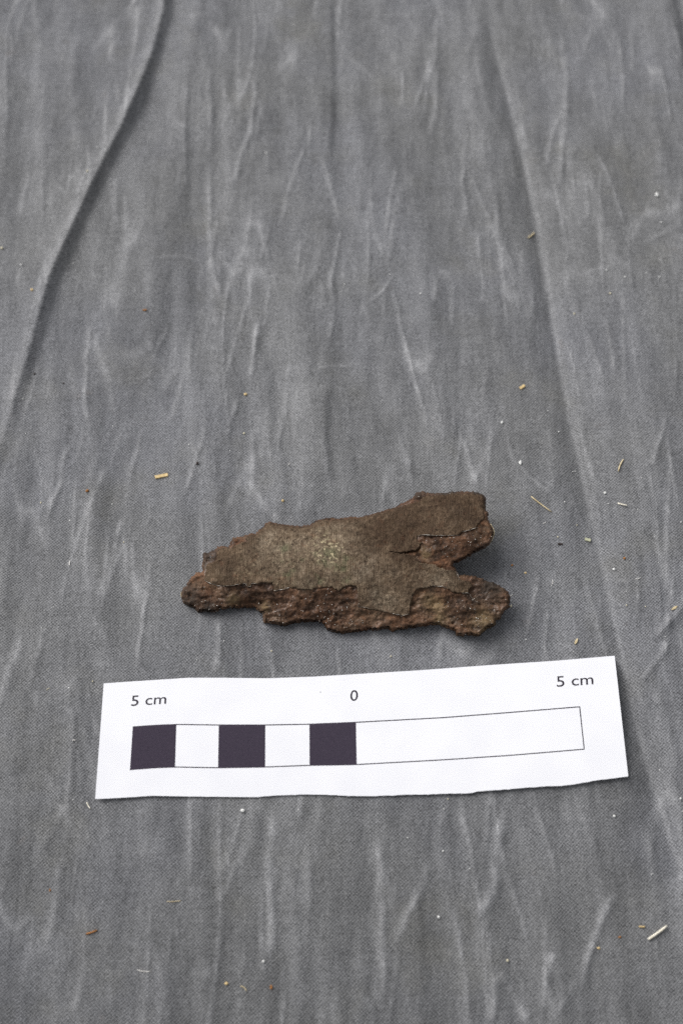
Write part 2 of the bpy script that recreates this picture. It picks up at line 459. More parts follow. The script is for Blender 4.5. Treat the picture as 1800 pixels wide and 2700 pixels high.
# small worn creases: points, half width (cm), height (cm), wear
STREAKS = [
 ([(592,715),(585,790),(570,880)], .09, .022, .9), ([(624,665),(600,760)], .07, .012, .45),
 ([(582,975),(580,1060),(590,1130),(625,1190)], .12, .03, .8), ([(625,1180),(640,1200)], .12, .02, .5),
 ([(206,715),(200,820),(196,930),(204,1010)], .08, .018, .6), ([(478,130),(484,260),(480,430),(486,600),(505,680),(524,740)], .10, .022, .55),
 ([(590,160),(578,290),(548,380),(530,450)], .09, .018, .5), ([(905,670),(925,770),(945,850),(965,920),(985,1000)], .08, .028, .95),
 ([(1060,1000),(1078,1060),(1100,1125)], .09, .02, .65), ([(1155,985),(1180,1060),(1220,1100),(1280,1142)], .07, .02, .55),
 ([(548,910),(520,1005)], .08, .018, .6), ([(478,970),(450,1060),(425,1140)], .08, .018, .55),
 ([(340,1350),(325,1450),(310,1560)], .08, .022, .75), ([(110,1430),(85,1510),(60,1600)], .09, .022, .6),
 ([(60,1450),(20,1560),(-5,1660)], .10, .024, .6), ([(275,1190),(262,1270),(245,1345)], .07, .016, .6),
 ([(630,1850),(625,1960),(622,2110),(626,2230)], .09, .024, .65), ([(868,1900),(876,2000),(880,2140),(876,2340)], .09, .028, .75),
 ([(1155,1835),(1145,1920),(1130,2050),(1100,2120)], .10, .024, .7), ([(985,1970),(970,2040),(935,2100),(915,2170)], .08, .022, .6),
 ([(1412,2035),(1380,2120),(1350,2200),(1325,2290)], .08, .026, .75), ([(1140,2235),(1135,2290),(1128,2352)], .07, .024, .7),
 ([(1150,2228),(1180,2290),(1215,2360)], .08, .022, .6), ([(1266,2180),(1258,2260),(1275,2330)], .08, .026, .75),
 ([(1320,2250),(1290,2310),(1262,2350)], .07, .018, .5), ([(1018,1420),(1012,1520)], .09, .022, .6),
 ([(138,1960),(132,2040),(118,2150)], .08, .016, .4), ([(712,1880),(705,1980),(712,2110)], .10, .020, .5),
 ([(1530,940),(1515,1010),(1495,1080)], .08, .018, .55), ([(390,740),(365,800),(340,880)], .07, .012, .35),
 ([(1290,60),(1300,180),(1292,330),(1285,450)], .11, .018, .4), ([(1350,1700),(1345,1800)], .08, .015, .3),
 ([(430,180),(422,330),(430,450)], .08, .014, .35), ([(700,330),(670,420),(640,520)], .09, .014, .4),
 ([(1005,150),(1000,250),(985,330)], .1, .016, .4), ([(1075,300),(1060,420),(1075,520)], .09, .014, .35),
 ([(870,560),(890,600),(910,620)], .05, .01, .4), ([(905,625),(880,670),(850,700)], .06, .010, .4),
 ([(360,592),(420,590),(470,600)], .05, .010, .4), ([(700,860),(740,842),(800,838),(845,832)], .03, .008, .5),
 ([(1480,560),(1560,520)], .06, .010, .35), ([(1335,630),(1420,612)], .05, .010, .35),
 ([(1540,1470),(1500,1530),(1470,1570)], .10, .03, .4), ([(160,1010),(140,1110),(100,1220)], .09, .02, .5),
 ([(250,600),(240,700),(255,800)], .08, .014, .4), ([(450,1560),(430,1680)], .08, .015, .3),
 ([(500,2080),(540,1990),(580,1940)], .07, .012, .4), ([(160,1840),(90,1960)], .08, .014, .35),
 ([(1500,1560),(1535,1680),(1560,1790)], .1, .02, .45), ([(1020,1850),(1010,1950),(1020,2040)], .08, .014, .35),
 ([(760,600),(765,720),(758,800)], .08, .014, .3), ([(330,980),(300,1100),(285,1180)], .08, .016, .45),
 ([(430,820),(415,900),(390,980)], .08, .014, .4), ([(660,880),(650,960),(640,1040)], .08, .014, .35),
 ([(500,1420),(505,1500),(490,1560)], .09, .016, .5), ([(190,2200),(170,2350)], .1, .016, .35),
 ([(1480,1880),(1500,1990),(1520,2120)], .09, .016, .4), ([(1440,560),(1450,680)], .07, .010, .3),
 ([(1600,1620),(1570,1740)], .07, .010, .3), ([(1590,1360),(1545,1420),(1500,1470)], .12, .03, .25),
]
core_w0 = on_base(core_px); 
def cloth_fields(x, y):
    h = base_h(x, y)
    # long soft ripples running away from the viewer
    wx = x + 0.5 * perlin(x * 0.25, y * 0.10, 3)
    r1 = perlin(wx * 0.75, y * 0.085, 41)
    r2 = perlin(wx * 1.7 + 0.15 * y, y * 0.17, 43)
    r3 = fbm(wx * 2.6, y * 0.55, 47, 3)
    env = 0.55 + 0.45 * sstep(-0.3, 0.3, perlin(x * 0.2, y * 0.2, 9))
    h = h + 0.085 * r1 + env * (0.050 * r2 + 0.016 * r3)
    h = h + 0.008 * fbm(x * 1.9, y * 1.5, 57, 3)
    ridge = np.clip(1 - np.abs(perlin(wx * 1.15, y * 0.14, 71)) * 5.0, 0, 1) ** 2
    gate = sstep(0.05, 0.45, perlin(x * 0.55, y * 0.33, 73))
    for q, (sl, sx, sy) in enumerate(((0.12, 0.8, 0.12), (-0.14, 0.7, 0.11), (0.06, 1.9, 0.18), (0.30, 0.6, 0.14), (-0.04, 2.6, 0.24))):
        rr = np.clip(1 - np.abs(perlin((wx + sl * y) * sx, y * sy, 79 + q)) * (6.5 + 1.5 * q * (q in (2, 4))), 0, 1) ** 2
        gg = sstep(0.08, 0.45, perlin(x * 0.6 + 9 * q, y * 0.36, 87 + q))
        ridge = np.maximum(ridge * gate, 0) if q == 0 else ridge
        ridge = np.maximum(ridge, rr * gg * (0.9, 0.9, 0.7, 0.6, 0.55)[q])
    gate = 1.0
    h = h + 0.025 * ridge * gate
    wear_and_light = 0.95 * ridge ** 1.7 * gate + 0.30 * np.clip(r2 * 1.6 - 0.15, 0, 1) + 0.15 * np.clip(fbm(x * 3.0, y * 0.8, 77, 3), 0, 1)
    # the raised fold on the left
    d, sd, a = seg_dist(x, y, FOLD_A)
    left = d * sd                        # the folds are traced towards the viewer: + is the picture's left
    H = (0.205 + 0.06 * perlin(a * 6, a * 0, 61)) * sstep(1.05, 0.50, a) + 0.06
    H = H * sstep(0.0, 0.06, a + 0.05)
    prof = np.where(left > 0, np.exp(-(np.abs(left) / 0.7) ** 1.2), 1 - sstep(-0.12, 0.27, -left))
    h = h + H * prof
    wear_and_light = wear_and_light * (1 - 0.7 * np.exp(-((left + 0.15) / 0.2) ** 2)) + 0.42 * np.exp(-((left - 0.16) / 0.13) ** 2)  # lit side of the fold painted pale; paleness held off its shaded flank
    # the long valley crease on the right
    d, sd, a = seg_dist(x, y, FOLD_B)
    left = d * sd
    Hb = 0.27 * sstep(0.0, 0.10, a) * (0.55 + 0.45 * sstep(0.75, 0.25, a))
    prof = np.where(left > 0, -np.exp(-(np.sqrt(left ** 2 + .12 ** 2) - .12) / 0.46), -np.exp(-(np.sqrt(left ** 2 + .09 ** 2) - .09) / 0.16))
    fall = np.where(left > 0, np.exp(-(left / 1.6) ** 2), 1.0)
    h = h + Hb * prof * fall
    wear_and_light = wear_and_light * (1 - 0.5 * np.exp(-((left - 0.25) / 0.3) ** 2)) + 0.38 * np.exp(-((left + 0.06) / 0.06) ** 2) * sstep(0, 0.1, a)  # bank facing the sun painted as a pale line, shaded bank kept darker
    # narrow creases with a dark right flank
    for F, Hc, wl_, wr_ in ((FOLD_C, 0.095, 0.6, 0.15), (FOLD_C2, 0.085, 0.5, 0.15), (FOLD_D, 0.16, 0.6, 0.22)):
        d, sd, a = seg_dist(x, y, F)
        left = d * sd
        p = np.where(left > 0, np.exp(-(left / wl_) ** 2), np.exp(-(left / wr_) ** 2))
        h = h + Hc * p * sstep(0.0, 0.12, a) * sstep(1.0, 0.55, a)
    for (pts, w, H, wr) in STREAKS:
        P = disp(pts)
        x0, y0 = P.min(0) - 5 * w; x1, y1 = P.max(0) + 5 * w
        m = (x > x0) & (x < x1) & (y > y0) & (y < y1)
        if not m.any():
            continue
        xx = x[m]; yy = y[m]
        jit = 0.05 * perlin(xx * 1.5, yy * 1.2, 91)
        d, sd, a = seg_dist(xx + jit, yy, P)
        w = w * (0.78 if P[:, 1].mean() > -4 else 1.2)
        e2 = 0.65 + 0.5 * perlin(xx * 0.9, yy * 1.3, 95)
        e = sstep(0.0, 0.18, a) * sstep(1.0, 0.82, a)
        e = e * e2
        p = np.exp(-(d / w) ** 2) * e
        h[m] += 2.6 * H * p
        wear_and_light[m] += 1.65 * wr * np.exp(-(d / (w * 0.85)) ** 2) * e
    return h, np.clip(wear_and_light, 0, 1.2)

PAPER_TOP = [(274,1802),(321,1798.5),(407,1793),(498,1787),(589,1787),(708,1788.5),(828,1784),(920,1778.6),(1109,1767),(1313,1752),(1467,1742),(1619,1729)]
PAPER_BOT = [(251.5,2106.6),(311,2104),(402,2098),(498,2100),(603,2101),(680,2101.8),(699,2099),(780,2095),(852,2094.6),(909,2098),(980,2099),(1084,2095),(1198,2092),(1243,2091),(1252,2087),(1358,2079),(1447,2072.5),(1460,2073),(1472,2072),(1507,2069),(1567,2058),(1655,2046.7)]
paper_w = on_base(PAPER_TOP + PAPER_BOT[::-1])

def settle(x, y, h):
    """the cloth is pressed down a little under the fragment and the card"""
    for poly, z, soft in ((core_w0, 0.0, 0.35), (paper_w, 0.0, 0.25)):
        x0, y0 = poly.min(0) - 2; x1, y1 = poly.max(0) + 2
        m = (x > x0) & (x < x1) & (y > y0) & (y < y1)
        if not m.any():
            continue
        xx = x[m]; yy = y[m]
        ins = inside(xx, yy, poly)
        d, _, _ = seg_dist(xx, yy, poly[::2], True)
        f = np.where(ins, 1.0, np.exp(-(d / soft) ** 2))
        flat = base_h(xx, yy) + 0.25 * np.clip(h[m] - base_h(xx, yy), -0.1, 0.1)
        h[m] = h[m] * (1 - f) + flat * f
    return h

def cloth_h(x, y):
    x = np.atleast_1d(np.asarray(x, float)); y = np.atleast_1d(np.asarray(y, float))
    h, w = cloth_fields(x, y)
    return settle(x, y, h)

def on_cloth(px, py):
    px = np.atleast_1d(np.asarray(px, float)); py = np.atleast_1d(np.asarray(py, float))
    z = np.zeros(px.shape)
    for _ in range(4):
        x, y = survey(px, py, z)
        z = cloth_h(x, y)
    return x, y, z

def axis(lo, a, b, hi, step):
    mid = np.arange(a, b + step / 2, step)
    out_l = a - np.cumsum(np.geomspace(step * 1.3, 3.0, 30)); out_l = out_l[out_l > lo]
    out_r = b + np.cumsum(np.geomspace(step * 1.3, 3.0, 30)); out_r = out_r[out_r < hi]
    return np.r_[out_l[::-1], mid, out_r]

gx = axis(-45, -11.5, 11.5, 45, 0.05)
gy = axis(-40, -12.0, 20.0, 50, 0.055)
GX, GY = np.meshgrid(gx, gy)
fx = GX.ravel(); fy = GY.ravel()
h, wear_and_light = cloth_fields(fx, fy)
h = settle(fx, fy, h)
nx, ny = len(gx), len(gy)
idx = np.arange(nx * ny).reshape(ny, nx)
quads = np.stack([idx[:-1, :-1].ravel(), idx[:-1, 1:].ravel(), idx[1:, 1:].ravel(), idx[1:, :-1].ravel()], 1)
cloth = mesh_obj("cloth", np.c_[fx, fy, h], quads, M_CLOTH)
set_attr(cloth, "wear_and_light", wear_and_light)
tag(cloth, "creased grey woven cotton cloth spread out under the fragment and card", "cloth")

# ------------------------------------------------------------------ the corroded fragment
def rbf(ctrl):
    P = np.array([c[:2] for c in ctrl], float) / 100.0; Z = np.array([c[2] for c in ctrl], float)
    n = len(P)
    def K(r2):
        return 0.5 * r2 * np.log(r2 + 1e-9)
    A = np.zeros((n + 3, n + 3))
    A[:n, :n] = K(((P[:, None] - P[None]) ** 2).sum(-1)) + np.eye(n) * 0.02
    A[:n, n] = 1; A[:n, n + 1:] = P; A[n, :n] = 1; A[n + 1:, :n] = P.T
    w = np.linalg.solve(A, np.r_[Z, 0, 0, 0])
    def f(x, y):
        Q = np.c_[x, y] / 100.0
        r = np.zeros(len(Q))
        for k in range(n):
            r += w[k] * K(((Q - P[k]) ** 2).sum(-1))
        return r + w[n] + Q @ w[n + 1:]
    return f

top_f = rbf([(480,1565,.26),(560,1590,.30),(640,1600,.33),(720,1630,.25),(860,1650,.23),(1000,1655,.25),(1150,1650,.28),(1230,1670,.27),
             (1330,1590,.50),(1300,1540,.52),(560,1540,.48),(800,1550,.58),(1000,1570,.52),(1130,1550,.58),(1230,1545,.54),
             (700,1470,.66),(900,1450,.74),(1100,1500,.68),(560,1450,.50),(700,1385,.54),(860,1375,.64),(1000,1340,.76),
             (1100,1310,.86),(1270,1310,.88),(1200,1380,.98),(1180,1440,.86),(1290,1400,.92),(1090,1450,.76)])
bot_f = rbf([(480,1565,.06),(600,1600,.07),(680,1605,.13),(760,1620,.03),(860,1650,.02),(1000,1655,.03),(1150,1650,.05),(1240,1670,.03),
             (1340,1590,.20),(1300,1540,.18),(560,1450,.10),(700,1385,.12),(860,1375,.14),(1000,1340,.25),(1100,1300,.42),(1270,1300,.48),
             (1280,1400,.50),(1180,1450,.34),(1080,1480,.12),(900,1500,.05),(700,1500,.04)])
ORIG = np.array([0.15, -1.05, 0.0])
fragment = empty("rusted_fragment", (ORIG[0], ORIG[1], float(cloth_h(ORIG[0], ORIG[1])[0])))
tag(fragment, "rust brown corroded metal fragment with forked right end lying on cloth", "corroded fragment")

def cdt(outline, spacing, seed):
    rng = np.random.default_rng(seed)
    x0, y0 = outline.min(0); x1, y1 = outline.max(0)
    ax, ay = np.meshgrid(np.arange(x0, x1, spacing), np.arange(y0, y1, spacing * 0.87))
    ax = ax + (np.arange(ax.shape[0]) % 2)[:, None] * spacing * 0.5
    p = np.c_[ax.ravel(), ay.ravel()] + rng.uniform(-.22, .22, (ax.size, 2)) * spacing
    ins = inside(p[:, 0], p[:, 1], outline)
    p = p[ins]
    d, _, _ = seg_dist(p[:, 0], p[:, 1], outline, True)
    p = p[d > spacing * 0.5]
    pts = np.vstack([outline, p])
    n = len(outline)
    edges = [(i, (i + 1) % n) for i in range(n)]
    v, e, f, ov, oe, of = delaunay_2d_cdt([Vector(q) for q in pts.tolist()], edges, [list(range(n))], 2, 1e-6)
    V = np.array([tuple(q) for q in v])
    F = [tuple(q) for q in f]
    return V, F

def shell(name, V, F, zt, zb, mat, parent, inset=0.0):
    """closed solid between a top and a bottom sheet over the triangulated outline"""
    x, y = survey(V[:, 0], V[:, 1], zt)
    n = len(V)
    # boundary edges
    cnt = {}
    for f in F:
        for i in range(len(f)):
            a, b = f[i], f[(i + 1) % len(f)]
            cnt[(min(a, b), max(a, b))] = cnt.get((min(a, b), max(a, b)), 0) + 1
    top = np.c_[x, y, zt]
    # wind faces upwards
    faces = []
    for f in F:
        p = top[list(f)]
        nz = np.cross(p[1] - p[0], p[2] - p[0])[2]
        faces.append(list(f) if nz > 0 else list(f)[::-1])
    bset = set()
    for f in faces:
        pass
    bot = np.c_[x, y, zb]
    V3 = [*top.tolist(), *bot.tolist()]
    allf = list(faces) + [[i + n for i in f[::-1]] for f in faces]
    for f in faces:
        for i in range(len(f)):
            a, b = f[i], f[(i + 1) % len(f)]
            if cnt[(min(a, b), max(a, b))] == 1:
                allf.append([b, a, a + n, b + n])
    return mesh_obj(name, V3, allf, mat, parent)

def blob(x, y, lst):
    r = np.zeros(x.shape)
    for bx, by, rad in lst:
        r = np.maximum(r, np.exp(-(((x - bx) ** 2 + (y - by) ** 2) / rad ** 2)))
    return r

# core
V, F = cdt(core_out, 2.9, 5)
x, y = V[:, 0], V[:, 1]
din, _, _ = seg_dist(x, y, core_out, True)
inpl = inside(x, y, plate_out)
dpl, _, _ = seg_dist(x, y, plate_out, True)
zt = top_f(x, y)
out = np.where(inpl, 0.0, sstep(0.0, 6.0, dpl))
lump = fbm(x / 50, y / 34, 101, 3) * 0.035 + fbm(x / 15, y / 12, 103, 3) * 0.020 + np.abs(perlin(x / 7, y / 6, 107)) * 0.016
terr = fbm(x / 34, y / 17, 109, 3) * 3.2
terr = (np.floor(terr) + sstep(0.62, 0.98, terr - np.floor(terr))) / 3.2
lump = 0.6 * lump + 0.040 * terr + 0.012 * perlin(x / 4.5, y / 4.5, 111)
lump = lump * (1 - 0.5 * blob(x, y, [(1190, 1435, 90)]))
zt = zt + np.where(inpl, -0.03, -0.022) + out * (-0.004 + lump)
# left bottom notch is hollow, the right lobe has a ledge, the arm's underlip bulges
zt = zt - 0.14 * np.exp(-(((x - 655) / 40) ** 2 + ((y - 1592) / 14) ** 2))
zt = zt + 0.05 * np.exp(-(((x - 1190) / 70) ** 2 + ((y - 1430) / 26) ** 2)) * out
zt = zt + 0.05 * np.exp(-(((x - 1215) / 30) ** 2 + ((y - 1600) / 16) ** 2)) * out
zt = zt - 0.06 * np.exp(-(((x - 1180) / 10) ** 2 + ((y - 1590) / 8) ** 2))
pit = np.clip(perlin(x / 9, y / 9, 113) - 0.35, 0, 1)
zt = zt - out * pit * 0.07
# the open crack under the arm
crack = cv([(470,562),(540,574),(620,566),(690,552),(712,530)], *B_)
dc, _, _ = seg_dist(x, y, crack)
zt = zt - 0.05 * np.exp(-(dc / 4.0) ** 2)
zt = zt - 0.11 * (1 - sstep(0, 7, din)) ** 1.6
zb = np.minimum(bot_f(x, y) + 0.02 * perlin(x / 20, y / 20, 131), zt - 0.06)
xb, yb = survey(x, y, zt)
rim = sstep(2.0, 24.0, din + 3.0 * perlin(x / 12, y / 12, 133))
zb = np.maximum(zb, 0.0) * rim + (zt - 0.055) * (1 - rim)
zb = np.maximum(zb, 0.0) + base_h(xb, yb) + 0.012
core = shell("rust_core", V, F, zt, zb, M_RUST, fragment)
n2 = 2
orange = blob(x, y, [(628,1427,16),(952,1638,20),(1085,1326,20),(1272,1380,22),(520,1510,26),(1105,1478,22),(1160,1492,30),(1100,1425,10),(1030,1660,12),(540,1560,18),(1000,1465,30),(1060,1464,24)])
orange = np.maximum(orange, 0.35 * blob(x, y, [(1180,1430,60),(640,1600,50),(850,1640,60)]))
dark = blob(x, y, [(500,1575,38),(548,1610,30),(555,1465,26),(540,1490,16),(1290,1545,46),(1100,1296,22),(1180,1296,40),(1260,1298,30),(1210,1585,12)])
ochre = blob(x, y, [(1150,1600,26),(1130,1585,22),(615,1580,16),(1120,1460,18),(1160,1630,18),(700,1600,14),(1270,1640,30)]) * 0.7
for nm, v in (("orange", orange), ("dark", dark * 0.85), ("ochre", ochre)):
    set_attr(core, nm, np.r_[v, v])

# plate with the woven impression
V, F = cdt(plate_out, 3.6, 7)
x, y = V[:, 0], V[:, 1]
din, _, _ = seg_dist(x, y, plate_out, True)
zp = top_f(x, y) + 0.006 + fbm(x / 60, y / 60, 141, 3) * 0.022 + perlin(x / 14, y / 14, 143) * 0.011 + perlin(x / 7, y / 7, 145) * 0.004
zp = zp - 0.10 * (1 - sstep(0, 12, seg_dist(x, y, core_out, True)[0])) ** 1.6
zp = zp + 0.012 * np.exp(-din / 5.0) + 0.008 * perlin(x / 6, y / 6, 149) * np.exp(-din / 6.0)
plate = shell("woven_crust", V, F, zp, zp - 0.04, M_PLATE, fragment)
pale = blob(x, y, [(850,1440,120),(740,1430,90),(960,1500,70),(1010,1590,60),(860,1390,60),(1150,1520,50)]) * 0.85
darkp = np.maximum(blob(x, y, [(1200,1330,110),(1090,1380,90),(1010,1400,60),(1250,1300,60),(1060,1320,60),(1050,1452,34),(1080,1470,24)]) * 0.85,
                   blob(x, y, [(560,1470,60),(620,1420,40)]) * 0.35)
darkp = np.maximum(darkp, 0.7 * np.exp(-(seg_dist(x, y, np.array(plate_edge_b[-14:] + plate_edge_c), False)[0] / 12.0) ** 2))  # shade of the upper edge curving away, painted as a dark rim
pale = pale * (1 - 0.9 * np.clip(darkp, 0, 1))
green = blob(x, y, [(751,1447,12),(835,1527,18),(751,1475,11),(800,1472,11),(870,1461,22),(862,1444,12),(852,1486,16),(770,1498,12),(908,1529,14),(912,1478,14),(873,1455,14),(760,1520,14),(905,1500,10),(836,1462,10),(880,1490,16)])
fleck = np.clip(1.1 * blob(x, y, [(855,1440,26),(872,1466,22),(848,1460,22),(890,1446,18)]) + 0.16 * blob(x, y, [(760,1470,60),(840,1450,60),(740,1530,50),(650,1500,40)]), 0, 1)
for nm, v in (("pale", pale), ("dark", darkp), ("green", green), ("fleck", fleck)):
    set_attr(plate, nm, np.r_[v, v])

# dried varnish along the broken lower rims
def tube(pts, rad, sides=5, taper=0.6):
    P = np.asarray(pts, float)
    n = len(P)
    V = []; F = []
    for i in range(n):
        t = P[min(i + 1, n - 1)] - P[max(i - 1, 0)]
        t = t / (np.linalg.norm(t) + 1e-12)
        a = np.cross(t, (0, 0, 1.0)); a = a / (np.linalg.norm(a) + 1e-12)
        b = np.cross(a, t)
        r = rad[i] if hasattr(rad, '__len__') else rad * (taper + (1 - taper) * math.sin(math.pi * (i + .5) / n))
        for k in range(sides):
            q = 2 * math.pi * k / sides
            V.append(P[i] + r * (math.cos(q) * a + math.sin(q) * b))
    for i in range(n - 1):
        for k in range(sides):
            k2 = (k + 1) % sides
            F.append([i * sides + k, i * sides + k2, (i + 1) * sides + k2, (i + 1) * sides + k])
    F.append(list(range(sides))[::-1]); F.append([(n - 1) * sides + k for k in range(sides)])
    return V, F

def join(list_vf):
    V = []; F = []
    for v, f in list_vf:
        o = len(V)
        V += [list(q) for q in v]; F += [[i + o for i in g] for g in f]
    return V, F

rims = [cv([(315,940),(345,960),(380,975),(430,990),(480,995),(530,990),(580,985),(640,972)], *A_),
        cv([(660,970),(690,970),(705,1002),(735,998),(745,970),(790,970)], *A_),
        cv([(950,1030),(960,1040),(985,1030),(1040,1022),(1090,1005)], *A_),
        cv([(250,960),(235,985),(280,990),(330,1000)], *B_), cv([(505,1038),(560,1050),(600,1052),(630,1040)], *B_),
        cv([(700,440),(760,435),(830,440),(900,440),(1000,440)], *B_), cv([(1040,410),(1100,400),(1145,380)], *B_),
        cv([(820,825),(850,832),(880,828),(920,845)], *B_), cv([(1040,882),(1085,880),(1110,915),(1125,938)], *B_),
        cv([(990,712),(1008,750),(1022,782)], *B_), cv([(318,850),(315,880),(315,900)], *A_)]
parts = []
for k, r in enumerate(rims):
    R = resample(r, 3.0)
    R = R + np.c_[fbm(R[:, 0] / 5, R[:, 1] / 5, 200 + k, 2), fbm(R[:, 0] / 5, R[:, 1] / 5, 230 + k, 2)] * 1.0
    z = top_f(R[:, 0], R[:, 1]) + 0.034
    rad = 0.0012 + 0.0072 * np.clip(perlin(R[:, 0] / 9, R[:, 1] / 9 + k, 260) * 1.4 - 0.02, 0, 1)
    X, Y = survey(R[:, 0], R[:, 1], z)
    parts.append(tube(np.c_[X, Y, z], rad.tolist(), 5))
Vj, Fj = join(parts)
film = mesh_obj("varnish_rim", Vj, Fj, M_FILM, fragment)

fib = [cv([(1255,352),(1280,392),(1284,425),(1270,470),(1252,498)], *B_), cv([(98,1045),(96,1075),(103,1098)], *A_)]
for k, r in enumerate(fib):
    R = resample(r, 4.0)
    z = top_f(R[:, 0], R[:, 1]) - 0.12
    X, Y = survey(R[:, 0], R[:, 1], z)
    Vt, Ft = tube(np.c_[X, Y, z], 0.007, 5)
    mesh_obj("fibre", Vt, Ft, M_STRAW, fragment)

# mineral grains stuck to the bare rust: far too many to count
rng = np.random.default_rng(77)
ico = bmesh.new(); bmesh.ops.create_icosphere(ico, subdivisions=1, radius=1.0)
ICO_V = np.array([v.co[:] for v in ico.verts]); ico.verts.index_update(); ICO_F = [[v.index for v in f.verts] for f in ico.faces]; ico.free()
cand = rng.uniform(core_out.min(0), core_out.max(0), (6000, 2))
ok = inside(cand[:, 0], cand[:, 1], core_out) & ~inside(cand[:, 0], cand[:, 1], plate_out)
cand = cand[ok]
w = 0.10 + blob(cand[:, 0], cand[:, 1], [(1260,1640,30),(1240,1590,26),(1200,1430,46),(1250,1420,30),(560,1600,36),(700,1635,40),(860,1620,50),(1190,1595,20)])
cand = cand[rng.uniform(0, 1, len(cand)) < w * 0.42]
core_me = core.data
cv_n = len(core_me.vertices) // 2
co = np.empty(len(core_me.vertices) * 3); core_me.vertices.foreach_get('co', co); co = co.reshape(-1, 3)[:cv_n] / CM + np.array(fragment['_o'])
parts = []
for px, py in cand:
    z = top_f(np.array([px]), np.array([py]))[0]
    X, Y = survey(px, py, z)
    k = np.argmin((co[:, 0] - X) ** 2 + (co[:, 1] - Y) ** 2)
    r = rng.uniform(0.005, 0.0125)
    sc = rng.uniform(0.6, 1.3, 3) * r
    parts.append((ICO_V * sc * rng.uniform(0.8, 1.15, (len(ICO_V), 1)) + co[k] + (0, 0, r * 0.4), ICO_F))
Vj, Fj = join(parts)
grains = mesh_obj("mineral_grains", Vj, Fj, M_GLINT, fragment, smooth=False)
tag(grains, kind='stuff')

# ------------------------------------------------------------------ the scale card
BAR_TOP = [(350.5,1916),(407,1912),(464,1909.5),(577,1911),(699,1911),(815,1909),(938,1904),(1169,1891.5),(1348,1877.6),(1527,1863)]
BAR_BOT = [(343,2030),(407,2025),(460,2023),(577,2025),(699,2023),(816,2018.5),(939,2016.6),(1169,2004),(1348,1992),(1539,1976)]
xr = np.linspace(0, 1, 121)
def rail(pts):
    P = np.asarray(pts, float)
    t = (P[:, 0] - P[0, 0]) / (P[-1, 0] - P[0, 0])
    return np.interp(xr, t, P[:, 0]), np.interp(xr, t, P[:, 1])
tx, ty = rail(PAPER_TOP); bx_, by_ = rail(PAPER_BOT)
wave = np.interp(xr, [0, .12, .26, .40, .55, .75, 1.0], [.075, .068, .05, .045, .055, .075, .095])
wave = np.convolve(np.pad(wave, 8, 'edge'), np.ones(17) / 17, 'valid')
def card_z(px, py):
    """height of the card's upper face above the ground of the cloth"""
    u = np.clip((np.asarray(px, float) - 262.0) / (1637.0 - 262.0), 0, 1)
    return np.interp(u, xr, wave)
def on_card(px, py, lift=0.0):
    px = np.atleast_1d(np.asarray(px, float)); py = np.atleast_1d(np.asarray(py, float))
    z = np.zeros(px.shape)
    for _ in range(4):
        x, y = survey(px, py, z)
        z = base_h(x, y) + card_z(px, py) + lift
    return np.c_[x, y, z]
cx, cy = 945.0, 1930.0
o_ = on_card(cx, cy)[0]
card = empty("scale_card", o_)
tag(card, "white paper scale card printed with black and white bar below the fragment", "scale card")
nv = 22
PX = []; PY = []
for j in range(nv + 1):
    t = j / nv
    PX.append(tx * (1 - t) + bx_ * t); PY.append(ty * (1 - t) + by_ * t)
PX = np.array(PX); PY = np.array(PY)
# the lower edge was cut by hand: a few nicks
nick = (np.abs(perlin(xr * 60, xr * 0, 301)) * 1.6 + perlin(xr * 25, xr * 0, 303) * 0.8)
PY[-1] += np.where(xr > 0.3, nick, 0.3 * nick)
top = on_card(PX.ravel(), PY.ravel())
nb = len(top)
bot = top.copy(); bot[:, 2] -= 0.012
W = len(xr)
idx = np.arange(nb).reshape(nv + 1, W)
faces = []
for j in range(nv):
    for i in range(W - 1):
        a, b, c, d = int(idx[j, i]), int(idx[j, i + 1]), int(idx[j + 1, i + 1]), int(idx[j + 1, i])
        faces.append([a, d, c, b]); faces.append([a + nb, b + nb, c + nb, d + nb])
ring = [*idx[0, :].tolist(), *idx[1:, -1].tolist(), *idx[-1, -2::-1].tolist(), *idx[-2:0:-1, 0].tolist()]
for k in range(len(ring)):
    a, b = ring[k], ring[(k + 1) % len(ring)]
    faces.append([a, b, b + nb, a + nb])
paper = mesh_obj("paper", np.vstack([top, bot]), faces, M_PAPER, card)
paper.data.polygons.foreach_set("use_smooth", [k < len(faces) - len(ring) for k in range(len(faces))])
sharp = paper.data.attributes.new("sharp_edge", 'BOOLEAN', 'EDGE')
ringset = {tuple(sorted((ring[k] + o, ring[(k + 1) % len(ring)] + o))) for k in range(len(ring)) for o in (0, nb)}
sharp.data.foreach_set("value", [tuple(sorted(e.vertices)) in ringset for e in paper.data.edges])

def interp_rail(pts, px):
    P = np.asarray(pts, float)
    return np.interp(px, P[:, 0], P[:, 1])

def printed(name, loops, mat, lift):
    """a thin film of ink lying on the card: loops of (upper row, lower row) in pixels"""
    parts = []
    for up, lo in loops:
        up = np.asarray(up, float); lo = np.asarray(lo, float)
        n = len(up)
        m = max(1, int(np.abs(lo - up).max() / 5))
        v = np.vstack([on_card(*(up * (1 - k / m) + lo * (k / m)).T, lift) for k in range(m + 1)])
        f = [[k * n + i, (k + 1) * n + i, (k + 1) * n + i + 1, k * n + i + 1] for k in range(m) for i in range(n - 1)]
        parts.append((v, f))
    Vj, Fj = join(parts)
    return mesh_obj(name, Vj, Fj, mat, card)

